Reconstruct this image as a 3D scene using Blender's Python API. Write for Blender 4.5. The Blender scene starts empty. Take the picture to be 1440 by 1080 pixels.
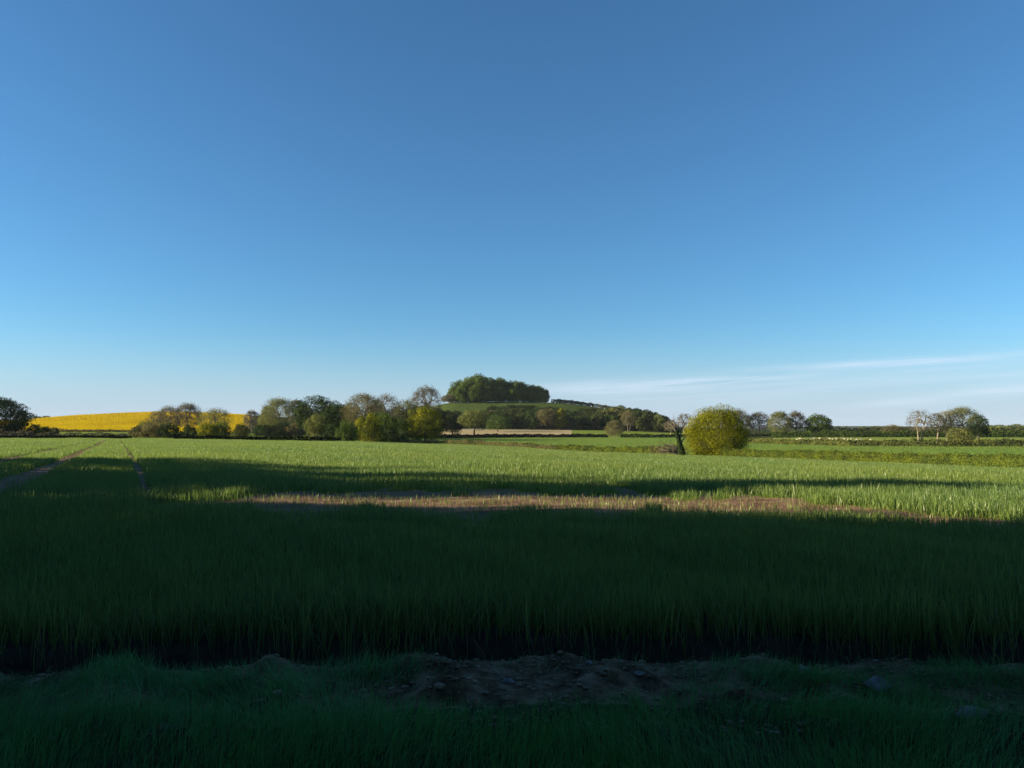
import bpy, math, random
import numpy as np
from mathutils import Vector
R = math.radians
sc = bpy.context.scene
COL = sc.collection
rng = np.random.default_rng(11)
random.seed(5)

# ------------------------------------------------------------------ camera model
F, CX, CY, HY, ZC = 1048.0, 720.0, 540.0, 605.0, 1.7
PITCH = math.atan((HY - CY) / F)
sp, cp = math.sin(PITCH), math.cos(PITCH)

def ray(x, y):
    a = (x - CX) / F; b = (CY - y) / F
    return a, cp - b * sp, sp + b * cp

def zy(y, d):                      # world height seen at picture row y, at depth d
    a, f, u = ray(720, y)
    return ZC + u / f * d

def px_of(X, Y, Z):
    X = np.asarray(X, float); Z = np.asarray(Z, float) - ZC; Y = np.asarray(Y, float)
    f = Y * cp + Z * sp
    return CX + F * X / f, CY - F * (-Y * sp + Z * cp) / f

# ------------------------------------------------------------------ terrain heights
def pchip(x, y, xi):
    """monotone cubic along axis 0"""
    x = np.asarray(x, float); y = np.asarray(y, float)
    h = np.diff(x); dl = np.diff(y, axis=0) / h.reshape(-1, *([1] * (y.ndim - 1)))
    m = np.zeros_like(y); m[0] = dl[0]; m[-1] = dl[-1]
    a, b = dl[:-1], dl[1:]
    s = a + b
    mm = np.where(a * b > 0, 2 * a * b / np.where(np.abs(s) < 1e-12, 1e-12, s), 0)
    m[1:-1] = mm
    k = np.clip(np.searchsorted(x, xi) - 1, 0, len(x) - 2)
    hh = h[k]; t = np.clip((xi - x[k]) / hh, 0, 1)
    sh = (-1, *([1] * (y.ndim - 1)))
    t = t.reshape(sh); hh = hh.reshape(sh)
    return ((2*t**3 - 3*t**2 + 1) * y[k] + (t**3 - 2*t**2 + t) * hh * m[k]
            + (-2*t**3 + 3*t**2) * y[k+1] + (t**3 - t**2) * hh * m[k+1])

TC = [-900, -400, 0, 120, 240, 360, 480, 600, 640, 720, 780, 840, 900, 960, 1200, 1440, 1840, 2400]
TROWS = {
 30: [662]*6 + [664, 665, 665, 666, 666, 667, 667.5, 668, 671, 675, 678, 680],
 60: [634]*5 + [635, 637, 640, 641.5, 644, 646, 648, 650, 652, 659, 668, 672, 674],
 80: [628]*5 + [629, 631, 635, 637, 641, 643, 645, 647, 649, 655, 660, 664, 666],
 105: [623.5]*4 + [624, 625, 627.5, 632, 633.5, 637, 640, 642, 644, 645.5, 650, 652.5, 656, 658],
 140: [620]*4 + [620.5, 622, 624.5, 628.5, 630, 633.5, 636, 638, 639.5, 641, 643.5, 645, 648, 650],
 190: [617]*4 + [618, 620, 622.5, 626, 627.5, 630.5, 633, 634.8, 636, 636.5, 635.5, 635.5, 638, 640],
 230: [614.5]*4 + [615.5, 617, 619.5, 624, 624.5, 626, 628, 629, 629.5, 629.5, 628, 628, 630, 632],
 300: [611]*4 + [612, 614.5, 617, 618.5, 619, 620, 620.5, 621, 621, 620.8, 618.5, 618.7, 619, 620],
 400: [608.5]*4 + [609, 611, 613.5, 614, 614, 614.5, 615, 615, 614.8, 614.5, 612, 612, 612, 612],
 500: [603, 602.5, 602, 601, 601, 604, 608.5, 608, 608, 608, 608, 608.5, 609.5, 610, 609.3, 609.5, 610, 610],
 600: [601, 597, 596, 592, 590, 594, 603, 600, 599, 601, 602, 602.5, 604.5, 607, 607.7, 608, 608, 608],
 700: [600, 596, 592.5, 584, 579.8, 584.5, 590, 573, 566, 565, 566.5, 573, 587, 602, 606.7, 607, 607, 607],
 800: [602, 600, 598, 591, 587, 591, 597, 585, 577, 573, 575, 582, 595, 604.5, 606.4, 606.6, 607, 607],
 1000: [605]*18,
 1500: [605.5]*18,
 2500: [604.6]*18,
 3600: [603]*14 + [599.2, 601, 603, 603],
 5000: [606]*18,
}
_lr = [0.0] + [math.log(8), math.log(16)] + [math.log(k) for k in TROWS]
_zt = [[0.0]*18, [0.0]*18, [0.0]*12 + [-.02, -.03, -.06, -.1, -.15, -.2]]
for d_, ys in TROWS.items():
    _zt.append([zy(y, d_) for y in ys])
_pxs = np.linspace(-900, 2400, 700)
_lds = np.linspace(0, math.log(5000), 700)
_zfine = pchip(_lr, pchip(TC, np.array(_zt).T, _pxs).T, _lds)

_rr = np.random.default_rng(3)
RGH = [(f_*math.cos(a_), f_*math.sin(a_), p_, .022/(f_/5)**.85) for f_, a_, p_ in zip([6, 7.2, 9, 11, 13, 16, 19, 23, 27, 32, 37, 43], _rr.uniform(0, 3.14, 12), _rr.uniform(0, 6.28, 12))]
def ground(X, Y):
    X = np.asarray(X, float); Y = np.asarray(Y, float)
    Ys = np.maximum(Y, 1.0)
    p = np.clip((CX + F * X / np.maximum(Ys, 8) + 900) / 3300, 0, 1) * 699
    l = np.clip(np.log(Ys) / math.log(5000), 0, 1) * 699
    i = np.minimum(p.astype(int), 698); j = np.minimum(l.astype(int), 698)
    u = p - i; v = l - j
    z = (_zfine[j, i]*(1-u)*(1-v) + _zfine[j, i+1]*u*(1-v) + _zfine[j+1, i]*(1-u)*v + _zfine[j+1, i+1]*u*v)
    near = np.clip((Y - 1) / 3, 0, 1) * np.clip((400 - Y) / 200, 0, 1)
    rough = np.exp(-((Y - 4.95)/.75)**4)
    if np.any(rough > 1e-3):
        q = 0
        for kx, ky, ph, am in RGH: q = q + am*np.sin(kx*X + ky*Y + ph)
        z = z + rough*(q + .5*np.abs(q) - .01)
    z = z - .16*np.exp(-((Y - 5.76 - .05*np.sin(X*.8))/.17)**2)  # invented trough, dug to deepen the dark band before the crop
    z = z + near * (0.05*np.sin(X*.31+1)*np.sin(Y*.23) + 0.03*np.sin(X*.9+Y*.4))
    return z

def at(px, d):
    X = (px - CX) / F * d
    return Vector((X, d, float(ground(X, d))))

def hit(px, py):                   # picture point -> place on the ground
    a, f, u = ray(px, py)
    ds = np.exp(np.linspace(math.log(2), math.log(1500), 1500))
    Z = ZC + u / f * ds
    g = ground(a / f * ds, ds)
    k = int(np.argmax(Z <= g))
    if not (Z <= g).any(): k = len(ds) - 1
    return a / f * ds[k], ds[k]

# ------------------------------------------------------------------ helpers
def mesh_np(name, verts, quads=None, tris=None, mats=(), smooth=False):
    me = bpy.data.meshes.new(name)
    verts = np.asarray(verts, np.float32).reshape(-1, 3)
    q = np.zeros((0, 4), np.int32) if quads is None else np.asarray(quads, np.int32).reshape(-1, 4)
    t = np.zeros((0, 3), np.int32) if tris is None else np.asarray(tris, np.int32).reshape(-1, 3)
    me.vertices.add(len(verts)); me.vertices.foreach_set('co', verts.ravel())
    me.loops.add(q.size + t.size)
    me.loops.foreach_set('vertex_index', np.concatenate([q.ravel(), t.ravel()]).astype(np.int32))
    n = len(q) + len(t)
    me.polygons.add(n)
    st = np.concatenate([np.arange(len(q)) * 4, q.size + np.arange(len(t)) * 3]).astype(np.int32)
    me.polygons.foreach_set('loop_start', st)
    me.update(calc_edges=True)
    if smooth: me.polygons.foreach_set('use_smooth', np.ones(n, bool))
    for m in mats: me.materials.append(m)
    return me

def link(name, me, parent=None, loc=(0, 0, 0)):
    o = bpy.data.objects.new(name, me); COL.objects.link(o)
    o.location = loc
    if parent is not None: o.parent = parent
    return o

def tag(o, label, cat, group=None, kind=None):
    o['label'] = label; o['category'] = cat
    if group: o['group'] = group
    if kind: o['kind'] = kind
    return o

def dup(root, loc, rz, scale, label=None):
    r = root.copy(); COL.objects.link(r)
    r.location = loc; r.rotation_euler = (0, 0, rz); r.scale = scale
    if label: r['label'] = label
    for ch in list(root.children):
        c = ch.copy(); COL.objects.link(c); c.parent = r
    return r

# ------------------------------------------------------------------ materials
class NT:
    def __init__(s, name):
        s.m = bpy.data.materials.new(name); s.m.use_nodes = True
        s.t = s.m.node_tree; s.t.nodes.clear()
        s.out = s.t.nodes.new('ShaderNodeOutputMaterial')
    def n(s, typ, **kw):
        o = s.t.nodes.new(typ)
        for k, v in kw.items():
            if k[0] == '_': setattr(o, k[1:], v)
        return o
    def l(s, a, b): s.t.links.new(a, b)

AK = .64
def col4(c): return (c[0]*AK, c[1]*AK, c[2]*AK, 1)

def ramp(nt, fac, stops):
    r = nt.n('ShaderNodeValToRGB')
    e = r.color_ramp.elements
    while len(e) < len(stops): e.new(.5)
    for k, (p, c) in enumerate(stops): e[k].position = p; e[k].color = col4(c)
    nt.l(fac, r.inputs[0])
    return r.outputs[0]

def noise(nt, vec, scale, detail=3, rough=.55):
    n = nt.n('ShaderNodeTexNoise'); n.inputs['Scale'].default_value = scale
    n.inputs['Detail'].default_value = detail; n.inputs['Roughness'].default_value = rough
    if vec is not None: nt.l(vec, n.inputs['Vector'])
    return n.outputs['Fac']

def math_(nt, op, a, b=None, clamp=False):
    n = nt.n('ShaderNodeMath'); n.operation = op; n.use_clamp = clamp
    for k, v in enumerate((a, b)):
        if v is None: continue
        if isinstance(v, (int, float)): n.inputs[k].default_value = v
        else: nt.l(v, n.inputs[k])
    return n.outputs[0]

def mixc(nt, fac, a, b):
    n = nt.n('ShaderNodeMix'); n.data_type = 'RGBA'
    for sock, v in ((n.inputs[0], fac), (n.inputs[6], a), (n.inputs[7], b)):
        if isinstance(v, (int, float)): sock.default_value = v
        elif isinstance(v, tuple): sock.default_value = col4(v)
        else: nt.l(v, sock)
    return n.outputs[2]

def leaf_mat(name, c1, c2, c3=None, nscale=.45, trans=.42, patch=.12, gloss=0.0, skew=1.0):
    """leaves: two greens by leaf, a third by branch-sized patches; light passes through them"""
    nt = NT(name)
    geo = nt.n('ShaderNodeNewGeometry')
    base = mixc(nt, math_(nt, 'POWER', geo.outputs['Random Per Island'], skew), c1, c2)
    if c3 is not None:
        f = noise(nt, geo.outputs['Position'], nscale, 2)
        f = math_(nt, 'MULTIPLY', math_(nt, 'SUBTRACT', f, .5 - patch), 1 / (2 * patch), True)
        base = mixc(nt, f, base, c3)
    d = nt.n('ShaderNodeBsdfDiffuse'); nt.l(base, d.inputs[0])
    t = nt.n('ShaderNodeBsdfTranslucent'); nt.l(base, t.inputs[0])
    mx = nt.n('ShaderNodeMixShader'); mx.inputs[0].default_value = trans
    nt.l(d.outputs[0], mx.inputs[1]); nt.l(t.outputs[0], mx.inputs[2])
    res = mx.outputs[0]
    if gloss > 0:
        g = nt.n('ShaderNodeBsdfGlossy'); g.inputs['Roughness'].default_value = .38
        g.inputs[0].default_value = (1, 1, 1, 1)
        m2 = nt.n('ShaderNodeMixShader'); m2.inputs[0].default_value = gloss
        nt.l(res, m2.inputs[1]); nt.l(g.outputs[0], m2.inputs[2]); res = m2.outputs[0]
    nt.l(res, nt.out.inputs[0])
    return nt.m

def solid_mat(name, stops, scale=3.0, detail=5, bump=0.0, bscale=None, stretch=(1, 1, 1), rough=.9):
    nt = NT(name)
    geo = nt.n('ShaderNodeNewGeometry')
    mp = nt.n('ShaderNodeMapping'); mp.inputs['Scale'].default_value = stretch
    nt.l(geo.outputs['Position'], mp.inputs[0])
    f = noise(nt, mp.outputs[0], scale, detail, .6)
    c = ramp(nt, f, stops)
    b = nt.n('ShaderNodeBsdfPrincipled'); b.inputs['Roughness'].default_value = rough
    b.inputs['Specular IOR Level'].default_value = .04
    nt.l(c, b.inputs['Base Color'])
    if bump:
        bn = nt.n('ShaderNodeBump'); bn.inputs['Strength'].default_value = 1; bn.inputs['Distance'].default_value = bump
        nt.l(noise(nt, geo.outputs['Position'], bscale or scale * 3, 6, .65), bn.inputs['Height'])
        nt.l(bn.outputs[0], b.inputs['Normal'])
    nt.l(b.outputs[0], nt.out.inputs[0])
    return nt.m

def field_mat(name, c1, c2, c3, s_big, s_fine, bump, stretch=(1, 1, 1)):
    """a far field: slow patches, fine grain, a rough crop surface"""
    nt = NT(name)
    geo = nt.n('ShaderNodeNewGeometry')
    mp = nt.n('ShaderNodeMapping'); mp.inputs['Scale'].default_value = stretch
    nt.l(geo.outputs['Position'], mp.inputs[0])
    a = ramp(nt, noise(nt, mp.outputs[0], s_big, 4), [(.35, c1), (.65, c2)])
    f = noise(nt, mp.outputs[0], s_fine, 4, .7)
    c = mixc(nt, math_(nt, 'MULTIPLY', math_(nt, 'SUBTRACT', f, .42), 4, True), c3, a)
    b = nt.n('ShaderNodeBsdfPrincipled'); b.inputs['Roughness'].default_value = 1
    b.inputs['Specular IOR Level'].default_value = 0
    nt.l(c, b.inputs['Base Color'])
    bn = nt.n('ShaderNodeBump'); bn.inputs['Distance'].default_value = bump
    nt.l(noise(nt, geo.outputs['Position'], s_fine * 1.5, 5, .7), bn.inputs['Height'])
    nt.l(bn.outputs[0], b.inputs['Normal'])
    nt.l(b.outputs[0], nt.out.inputs[0])
    return nt.m

M = {}
M['soil'] = solid_mat('soil', [(.34, (.06, .04, .022)), (.5, (.19, .13, .075)), (.66, (.42, .30, .19))], 5.5, 10, .07, 14)
M['crop_soil'] = solid_mat('crop_soil', [(.3, (.15, .085, .055)), (.5, (.27, .165, .11)), (.7, (.42, .28, .19))], 1.1, 8, .05, 6)
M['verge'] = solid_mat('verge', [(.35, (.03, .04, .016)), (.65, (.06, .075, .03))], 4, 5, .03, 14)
M['shade_soil'] = solid_mat('shade_soil', [(.3, (.022, .018, .012)), (.7, (.065, .052, .038))], 5, 8, .008, 14)  # near-black soil: shade at the crop's foot painted into the colour
M['clod'] = solid_mat('clod', [(.3, (.18, .13, .085)), (.5, (.32, .24, .16)), (.72, (.5, .4, .29))], 5, 6, .01, 60)
M['wheat_ground'] = field_mat('wheat_ground', (.18, .235, .036), (.23, .265, .04), (.13, .18, .03), .05, 1.6, .12)
M['pasture'] = field_mat('pasture', (.22, .33, .08), (.26, .36, .08), (.19, .29, .07), .03, .8, .15)
M['sheep_meadow'] = field_mat('sheep_meadow', (.32, .36, .11), (.38, .40, .13), (.27, .32, .09), .02, .5, .12)
M['meadow'] = field_mat('meadow', (.24, .32, .06), (.28, .35, .07), (.19, .26, .05), .02, .4, .2)
M['stubble'] = field_mat('stubble', (.62, .48, .28), (.52, .42, .25), (.44, .36, .22), .012, .3, .1, (.2, 1, 1))
M['rape'] = field_mat('rape', (.66, .43, .005), (.58, .38, .006), (.42, .30, .008), .02, .35, .3, (.16, 1, .6))
M['hill'] = field_mat('hill', (.10, .15, .042), (.13, .175, .045), (.07, .105, .03), .02, .25, .3)
M['far'] = field_mat('far', (.06, .09, .04), (.09, .11, .05), (.04, .06, .03), .006, .02, .5)
M['bark'] = solid_mat('bark', [(.3, (.05, .042, .033)), (.7, (.14, .12, .095))], 2.5, 5, .04, 9)
M['bark_pale'] = solid_mat('bark_pale', [(.3, (.18, .15, .115)), (.7, (.32, .275, .22))], 2.0, 5, .03, 9)
M['bark_grey'] = solid_mat('bark_grey', [(.3, (.13, .115, .1)), (.7, (.25, .22, .19))], 2.5, 5, .03, 9)
M['wool'] = solid_mat('wool', [(.3, (.45, .42, .33)), (.7, (.6, .56, .47))], 6, 4, .03, 20)
M['stone'] = solid_mat('stone', [(.3, (.16, .15, .14)), (.7, (.34, .32, .3))], 14, 6, .012, 40)
M['wheat'] = leaf_mat('wheat', (.06, .155, .066), (.26, .40, .105), (.26, .335, .056), .08, .5, .3, .016, 1.4)
M['field_grass'] = leaf_mat('field_grass', (.13, .24, .06), (.18, .29, .065), (.21, .27, .06), .02, .4, .2)
M['rape_flower'] = leaf_mat('rape_flower', (.68, .51, .006), (.78, .60, .008), (.58, .42, .010), .015, .4, .25)
M['straw'] = leaf_mat('straw', (.20, .185, .085), (.34, .27, .15), None, trans=.2)
M['grass'] = leaf_mat('grass', (.09, .28, .10), (.17, .42, .12), (.11, .40, .09), 1.6, .3, .2, .02)
M['weed'] = leaf_mat('weed', (.06, .09, .035), (.10, .12, .05), None, trans=.3)
L = {}
L['yellow'] = leaf_mat('leaf_yellow', (.28, .30, .017), (.40, .395, .022), (.16, .17, .02), .5)
L['yellowgreen'] = leaf_mat('leaf_yellowgreen', (0.243, 0.272, 0.020), (0.372, 0.358, 0.023), (0.086, 0.114, 0.020), .35)
L['dark'] = leaf_mat('leaf_dark', (0.033, 0.063, 0.021), (0.060, 0.093, 0.026), (0.041, 0.067, 0.024), .3, .2)
L['green'] = leaf_mat('leaf_green', (0.104, 0.177, 0.038), (0.177, 0.250, 0.049), (0.073, 0.114, 0.034), .3)
L['grove'] = leaf_mat('leaf_grove', (0.121, 0.182, 0.038), (0.176, 0.233, 0.045), (0.081, 0.129, 0.034), .12, .25)
L['olive'] = leaf_mat('leaf_olive', (0.191, 0.216, 0.066), (0.296, 0.295, 0.094), (0.140, 0.168, 0.056), .3)
L['brown'] = leaf_mat('leaf_brown', (0.217, 0.189, 0.086), (0.320, 0.271, 0.117), (0.145, 0.147, 0.070), .3)
L['grey'] = leaf_mat('leaf_grey', (0.180, 0.162, 0.120), (0.264, 0.240, 0.168), (0.132, 0.120, 0.090), .3)
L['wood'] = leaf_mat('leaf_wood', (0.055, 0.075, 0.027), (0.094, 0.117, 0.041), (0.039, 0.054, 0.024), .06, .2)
L['pale'] = leaf_mat('leaf_pale', (0.182, 0.224, 0.070), (0.252, 0.280, 0.091), (0.126, 0.154, 0.056), .3)
L['hedge'] = leaf_mat('leaf_hedge', (0.150, 0.200, 0.028), (0.230, 0.260, 0.036), (0.070, 0.095, 0.030), .7, .3, .15)
L['hedge2'] = leaf_mat('leaf_hedge2', (0.180, 0.203, 0.053), (0.270, 0.270, 0.075), (0.075, 0.090, 0.033), .3, .3, .2)
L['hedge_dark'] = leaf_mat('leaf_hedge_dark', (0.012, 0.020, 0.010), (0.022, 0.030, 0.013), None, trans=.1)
L['scrub'] = leaf_mat('leaf_scrub', (0.242, 0.218, 0.098), (0.339, 0.300, 0.130), (0.145, 0.150, 0.065), .3)

# ------------------------------------------------------------------ ground sheets
SX = np.concatenate([np.linspace(-2.3, -.78, 60)[:-1], np.linspace(-.78, .78, 420), np.linspace(.78, 2.3, 60)[1:]])
rows = np.concatenate([np.linspace(-70, 2, 30)[:-1], np.linspace(2, 16, 240)[:-1], np.exp(np.linspace(math.log(16), math.log(1000), 330))[:-1],
                       np.exp(np.linspace(math.log(1000), math.log(5000), 30))])
def spread(y):
    inner = np.maximum(y, 12.); outer = np.maximum(y, 40.)
    sx = np.abs(SX)[None, :]; i_ = np.minimum(sx, .78)*inner[:, None]
    o_ = .78*inner[:, None] + (sx-.78)/(2.3-.78)*(2.3*outer - .78*inner)[:, None]
    return np.sign(SX)[None, :]*np.where(sx <= .78, i_, o_)
GX = np.clip(spread(rows), -4100, 4100)
GY = np.repeat(rows[:, None], len(SX), 1)
GZ = ground(GX, GY)
nr, nc = GX.shape
GV = np.stack([GX, GY, GZ], -1).reshape(-1, 3)
ii, jj = np.meshgrid(np.arange(nr - 1), np.arange(nc - 1), indexing='ij')
a = (ii * nc + jj).ravel()
GQ = np.stack([a, a + 1, a + nc + 1, a + nc], -1)
FC = GV[GQ].mean(1)
fY = FC[:, 1]; fp = CX + F * FC[:, 0] / np.maximum(fY, 8)
H1 = [(560, 240), (680, 216), (800, 190), (900, 164), (1000, 140), (1200, 105), (1440, 80), (1800, 57), (2300, 41), (3200, 27)]
EDGE = [(-2500, 190), (300, 192), (430, 196), (500, 215), (540, 238)] + H1

def edge_d(px): return np.interp(px, [e[0] for e in EDGE], [e[1] for e in EDGE])
VERGE = 4.55
def verge_edge(X): return 4.66 + .10*np.sin(X*1.3+.4) + .07*np.sin(X*3.1+1.) - .24*np.exp(-((X-.35)/.8)**2) - .12*np.exp(-((X-2.5)/.4)**2)
WHEAT0 = 6.05
def wheat_edge(X): return WHEAT0 + .10*np.sin(X*1.1) + .06*np.sin(X*2.9+2)
zone = np.full(len(FC), 'terrain', dtype=object)
zone[fY < verge_edge(FC[:, 0])] = 'verge'
zone[(fY >= verge_edge(FC[:, 0])) & (fY < wheat_edge(FC[:, 0]))] = 'soil_strip'
zone[(fY >= 5.52 + .07*np.sin(FC[:, 0]*2.3) + .04*np.sin(FC[:, 0]*6.1)) & (fY < wheat_edge(FC[:, 0]))] = 'shade_trough'  # made-up trough zone, coloured dark in place of shade
wf = (fY >= wheat_edge(FC[:, 0])) & (fY < edge_d(fp)); zone[wf] = 'wheat_field'
bey = fY >= edge_d(fp)
h2 = np.interp(fp, [960, 1045, 1200, 1440, 1900, 3000], [420, 272, 236, 230, 200, 150])
zone[bey & (fp >= 540) & (fY < np.minimum(h2, 396))] = 'pasture'
zone[bey & (fp > 1000) & (fY >= h2) & (fY < 345)] = 'sheep_meadow'
zone[bey & (fp <= 540) & (fY < 425)] = 'meadow'
zone[bey & (fp < 352) & (fY >= 425) & (fY < 790)] = 'rapeseed_field'
zone[bey & (fp > 555) & (fp <= 805) & (fY >= 396) & (fY < 592)] = 'stubble_field'
zone[bey & (fp > 805) & (fp < 1000) & (fY >= 396) & (fY < 560)] = 'meadow'
zone[bey & (fp > 500) & (fp < 1000) & (fY >= 592) & (fY < 900)] = 'hill'
ZM = {'terrain': ('far', 'rolling green farmland running to the horizon', 'terrain'),
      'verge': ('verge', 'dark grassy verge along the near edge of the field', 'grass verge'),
      'soil_strip': ('soil', 'bare stony earth strip between grass verge and crop', 'earth strip'),
      'shade_trough': ('shade_soil', 'invented trough with shade painted into its dark soil, before the crop', 'shade_trough'),
      'wheat_field': ('wheat_ground', 'broad field floor under the young green wheat', 'field'),
      'pasture': ('pasture', 'smooth green field beyond the long clipped hedge', 'field'),
      'sheep_meadow': ('sheep_meadow', 'pale meadow with white sheep beyond the second hedge', 'meadow'),
      'meadow': ('meadow', 'sunlit meadow between the trees and the yellow field', 'meadow'),
      'rapeseed_field': ('rape', 'bright yellow rapeseed field on the rounded slope', 'field'),
      'stubble_field': ('stubble', 'pale tan bare field below the hillside wood', 'field'),
      'hill': ('hill', 'round grassy hill carrying the tree grove', 'hill')}

# tramlines and thin patches in the wheat, as lines on the ground
TR = [([(-80, 722), (0, 688), (45, 667)], .62, .14), ([(45, 667), (83, 652)], .42, .05), ([(83, 652), (120, 634), (152, 619)], .38, .02),
      ([(-60, 672), (0, 650), (60, 637), (100, 628), (138, 619)], .42, .04),
      ([(206, 700), (197, 668), (187, 648), (177, 632), (168, 620)], .15, .08),
      ([(230, 712), (330, 709), (420, 707), (560, 706), (700, 707), (860, 709), (1000, 713), (1150, 721), (1300, 730), (1440, 738), (1640, 745)], [.3, 1.2, 2.4, 3.2, 3.5, 3.3, 2.6, 1.5, .9, .7, .7], .10),
      ([(380, 742), (520, 748), (700, 750), (900, 750), (1120, 748), (1440, 752)], .25, .45),
      ([(480, 643), (560, 650), (670, 662), (740, 671), (800, 677), (860, 684), (900, 697)], .26, .1),
      ([(900, 663), (1000, 670), (1090, 674), (1180, 680)], .25, .15),
      ([(1290, 688), (1440, 699), (1600, 712)], .5, .1),
      ([(1060, 660), (1300, 673), (1440, 683), (1600, 695)], .2, .2),
      ([(1090, 664), (1300, 678), (1440, 689)], .14, .35), ([(640, 646), (800, 655), (1000, 663)], .16, .4),
      ([(560, 636), (800, 645), (1100, 655), (1440, 670)], .25, .45), ([(500, 634), (720, 640), (1000, 650), (1300, 663), (1440, 672)], .25, .45), ([(640, 640), (900, 650), (1200, 664)], .25, .5),
      ([(260, 628), (420, 634), (560, 643), (760, 658)], .2, .5), ([(230, 622), (420, 627), (640, 634)], .25, .5)]
TR3 = []
for pts, w, dens in TR:
    pp = np.array([hit(*p) for p in pts])
    w = np.array(w if isinstance(w, list) else [w]*len(pp), float)
    TR3.append((pp, w, dens))

def thin(X, Y):
    """how much of the wheat stands at a place: 1 = full crop"""
    k = np.ones_like(X)
    wob = .22*np.sin(X*2.1+Y*.7) + .16*np.sin(X*5.3-Y*1.9) + .14*np.sin(X*.9-Y*2.3+1)
    for pp, w, dens in TR3:
        q = np.full(X.shape, 9.)
        for (x0, y0), (x1, y1), w0, w1 in zip(pp[:-1], pp[1:], w[:-1], w[1:]):
            vx, vy = x1-x0, y1-y0
            t = np.clip(((X-x0)*vx + (Y-y0)*vy) / (vx*vx + vy*vy), 0, 1)
            q = np.minimum(q, np.hypot(X-x0-t*vx, Y-y0-t*vy) / ((w0 + (w1-w0)*t) * (1 + wob)))
        q = np.clip((q - .75) / .5, 0, 1)
        k = np.minimum(k, dens + (1-dens)*q)
    return k

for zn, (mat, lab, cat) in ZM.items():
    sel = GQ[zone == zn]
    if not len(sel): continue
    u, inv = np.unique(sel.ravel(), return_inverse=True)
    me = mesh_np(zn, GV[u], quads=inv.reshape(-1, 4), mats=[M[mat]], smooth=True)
    if zn == 'wheat_field':
        me.materials.append(M['crop_soil']); me.materials.append(M['shade_soil'])
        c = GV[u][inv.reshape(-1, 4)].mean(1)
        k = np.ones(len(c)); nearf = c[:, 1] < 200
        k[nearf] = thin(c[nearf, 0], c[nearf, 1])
        me.polygons.foreach_set('material_index', np.where(c[:, 1] < 8, 2, (k < .5)).astype(np.int32))  # nearest crop floor takes the painted-shade soil as well
    o = link(zn, me); tag(o, lab, cat, None, 'structure')

# ------------------------------------------------------------------ blades (wheat, grass)
def blades(X, Y, h, w, lean, az=None, seg=3, droop=.6):
    n = len(X)
    z0 = ground(X, Y)
    az = rng.uniform(0, 2*math.pi, n) if az is None else az
    face = rng.uniform(0, math.pi, n)
    tv = np.linspace(0, 1, seg + 1)
    ca, sa = np.cos(az), np.sin(az)
    V = np.zeros((n, 2*seg + 1, 3), np.float32)
    for k, t in enumerate(tv):
        off = lean * h * t**(1.6)
        zz = h * (t - droop * lean * t**3 * .6)
        cx, cy, cz = X + ca*off, Y + sa*off, z0 + zz - .01
        wt = w * (1 - t**1.5) * .5 * (.55 + .9*min(t*2.2, 1)) / 1.3
        if k < seg:
            V[:, 2*k, 0] = cx - np.cos(face)*wt; V[:, 2*k, 1] = cy - np.sin(face)*wt; V[:, 2*k, 2] = cz
            V[:, 2*k+1, 0] = cx + np.cos(face)*wt; V[:, 2*k+1, 1] = cy + np.sin(face)*wt; V[:, 2*k+1, 2] = cz
        else:
            V[:, 2*k, 0] = cx; V[:, 2*k, 1] = cy; V[:, 2*k, 2] = cz
    b = (np.arange(n) * (2*seg+1))[:, None]
    Q = np.concatenate([b + np.array([[2*k, 2*k+1, 2*k+3, 2*k+2]]) for k in range(seg-1)], 0) if seg > 1 else np.zeros((0, 4), int)
    T = b + np.array([[2*seg-2, 2*seg-1, 2*seg]])
    return V.reshape(-1, 3), Q, T

def join(parts):
    vs, qs, ts, o = [], [], [], 0
    for v, q, t in parts:
        vs.append(v); qs.append(q + o); ts.append(t + o); o += len(v)
    return np.concatenate(vs), np.concatenate(qs), np.concatenate(ts)

def field_points(d0, d1, k, power, half=.80, xmin=6):
    """points whose density falls with distance as k*d^-power"""
    e = 2 - power
    N = int(k * 2 * half * (d1**e - d0**e) / e)
    d = (d0**e + rng.uniform(0, 1, N) * (d1**e - d0**e)) ** (1/e)
    X = rng.uniform(-half, half, N) * d
    return X, d

def wheat_set(d0, d1, k, seg, power=1.55, wm=1.0):
    X, d = field_points(d0, d1, k, power)
    if d0 < 10:                                       # the crop goes on past the picture's edges near by
        n2 = int(k*9.*(5.3**(1-power) - 26.**(1-power))/(power-1))
        d2 = (5.3**(1-power) + rng.uniform(0, 1, n2)*(26.**(1-power) - 5.3**(1-power)))**(1/(1-power))
        X2 = (.8*d2 + rng.uniform(0, 4.5, n2))*rng.choice([-1., 1.], n2)
        X, d = np.concatenate([X, X2]), np.concatenate([d, d2])
    keep = (d > wheat_edge(X) + rng.normal(0, .11, len(X)) - .03) & (d < edge_d(CX + F*X/d) - .5)
    X, d = X[keep], d[keep]
    th = thin(X, d)
    keep = rng.uniform(0, 1, len(X)) < th
    X, d, th = X[keep], d[keep], th[keep]
    vig = .95 + .14*np.sin(X*.35+1.3)*np.sin(d*.21) + .10*np.sin(X*1.7+.6*d)*np.cos(d*1.1) + .08*np.sin(X*4.1)*np.sin(d*2.7+X)
    vig *= np.where(rng.uniform(0, 1, len(X)) < .06, rng.uniform(1., 1.3, len(X)), 1)
    h = rng.uniform(.23, .34, len(X)) * vig * (1 + .15*np.clip((7.8-d)/1.5, 0, 1)) * (.5 + .5*np.clip(th*1.3, 0, 1))
    w = wm*np.maximum(.0125, .0125*(d/6)**.4) * rng.uniform(.7, 1.35, len(X))
    lean = np.abs(rng.normal(0, .28, len(X)))
    return blades(X, d, h, w, lean, seg=seg)

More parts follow.
